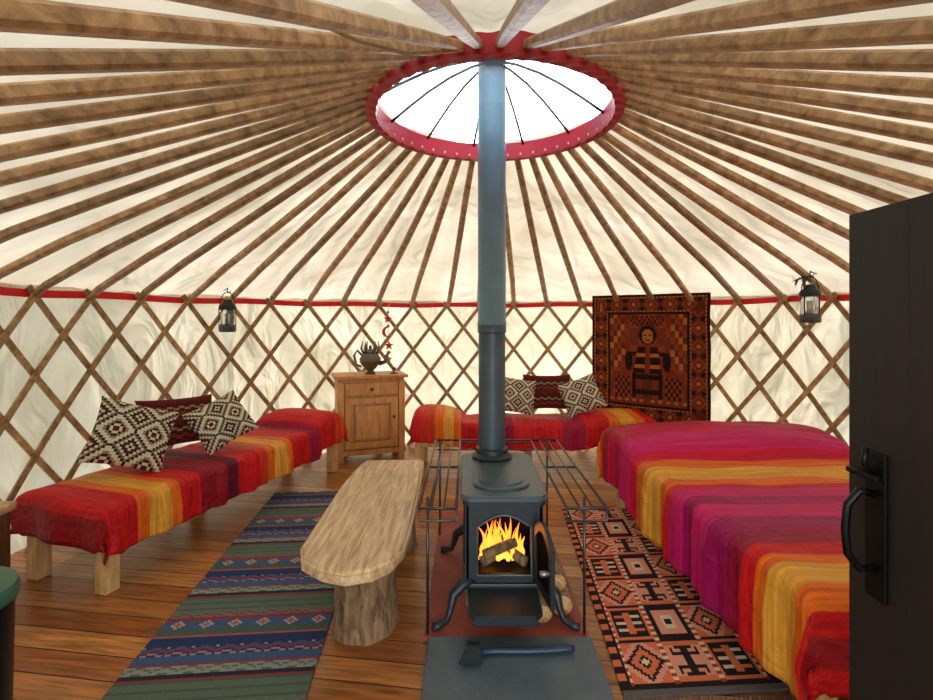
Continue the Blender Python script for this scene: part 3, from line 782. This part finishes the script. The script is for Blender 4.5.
# ---------------- left edge items
chs=empty('wooden_chest',(-2.3,2.0,0))
box('chest_body',(-2.23,2.05,.25),(.30,.38,.46),wood('chest_wood','#3c2414','#6b4426',(8,8,2),.5,.05),chs,.01)
box('chest_lid',(-2.23,2.05,.50),(.33,.41,.04),M_raf,chs,.01)
for i in range(4): box('foot_%d'%i,(-2.23+(.12 if i%2 else -.12),2.05+(.15 if i//2 else -.15),.012),(.05,.05,.024),M_raf,chs,.003)
wx=-1.40
wb=empty('lidded_bin',(wx,1.3,0))
lathe('drum',[(0,0),(.13,0),(.14,.02),(.15,.56),(.155,.57),(.155,.585)],(wx,1.3,0),M_black,wb,36)
lathe('lid',[(.16,.58),(.162,.60),(.155,.62),(.10,.64),(.03,.645),(0,.645)],(wx,1.3,0),M_green,wb,36)
tube('lid_handle',[(wx-.04,1.3,.64),(wx-.035,1.3,.67),(wx,1.3,.68),(wx+.035,1.3,.67),(wx+.04,1.3,.64)],.006,M_black,wb,8)
tube('carry_handle',[(wx+.165*math.cos(a),1.3-.02,.56-.12*abs(math.sin(a))) for a in [pi+i*pi/12 for i in range(13)]],.004,M_chrome,wb,6)
# ---------------- light & world
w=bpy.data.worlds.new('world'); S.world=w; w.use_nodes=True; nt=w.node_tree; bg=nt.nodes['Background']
sk=N(nt,'ShaderNodeTexSky'); sk.sky_type='NISHITA'; sk.sun_disc=False; sk.sun_elevation=math.radians(32); sk.sun_rotation=math.radians(6); sk.air_density=1; sk.dust_density=1.6
hs=N(nt,'ShaderNodeHueSaturation'); hs.inputs['Saturation'].default_value=.3
nt.links.new(sk.outputs[0],hs.inputs['Color'])
# added sky boost, low on the door side, as fill for the interior
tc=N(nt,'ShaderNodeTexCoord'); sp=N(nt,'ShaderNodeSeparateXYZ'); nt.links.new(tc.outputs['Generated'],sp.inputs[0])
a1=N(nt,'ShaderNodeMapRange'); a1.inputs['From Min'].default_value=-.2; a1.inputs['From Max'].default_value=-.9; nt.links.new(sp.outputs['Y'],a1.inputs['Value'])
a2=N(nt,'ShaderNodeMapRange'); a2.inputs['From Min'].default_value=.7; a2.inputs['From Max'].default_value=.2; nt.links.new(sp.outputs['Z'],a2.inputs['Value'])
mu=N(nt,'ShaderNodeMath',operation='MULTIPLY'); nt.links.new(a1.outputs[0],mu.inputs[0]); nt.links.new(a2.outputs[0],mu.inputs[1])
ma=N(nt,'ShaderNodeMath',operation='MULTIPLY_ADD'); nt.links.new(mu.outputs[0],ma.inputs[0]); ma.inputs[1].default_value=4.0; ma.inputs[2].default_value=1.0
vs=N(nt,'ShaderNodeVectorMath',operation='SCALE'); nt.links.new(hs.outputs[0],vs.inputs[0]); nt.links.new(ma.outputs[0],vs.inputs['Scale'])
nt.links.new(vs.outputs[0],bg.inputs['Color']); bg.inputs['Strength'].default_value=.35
sl=bpy.data.lights.new('sun','SUN'); sl.energy=2.4; sl.angle=math.radians(1.5); sl.color=(1,.93,.8)
so=bpy.data.objects.new('sun',sl); S.collection.objects.link(so)
so.rotation_euler=Vector((.11,1,.56)).to_track_quat('Z','Y').to_euler()
cam=bpy.data.cameras.new('camera'); cam.sensor_width=36; cam.lens=490/933*36; cam.shift_y=-30/933; cam.clip_start=.01
co=bpy.data.objects.new('camera',cam); co.location=(0,0,1.35); co.rotation_euler=(pi/2,0,0); S.collection.objects.link(co); S.camera=co
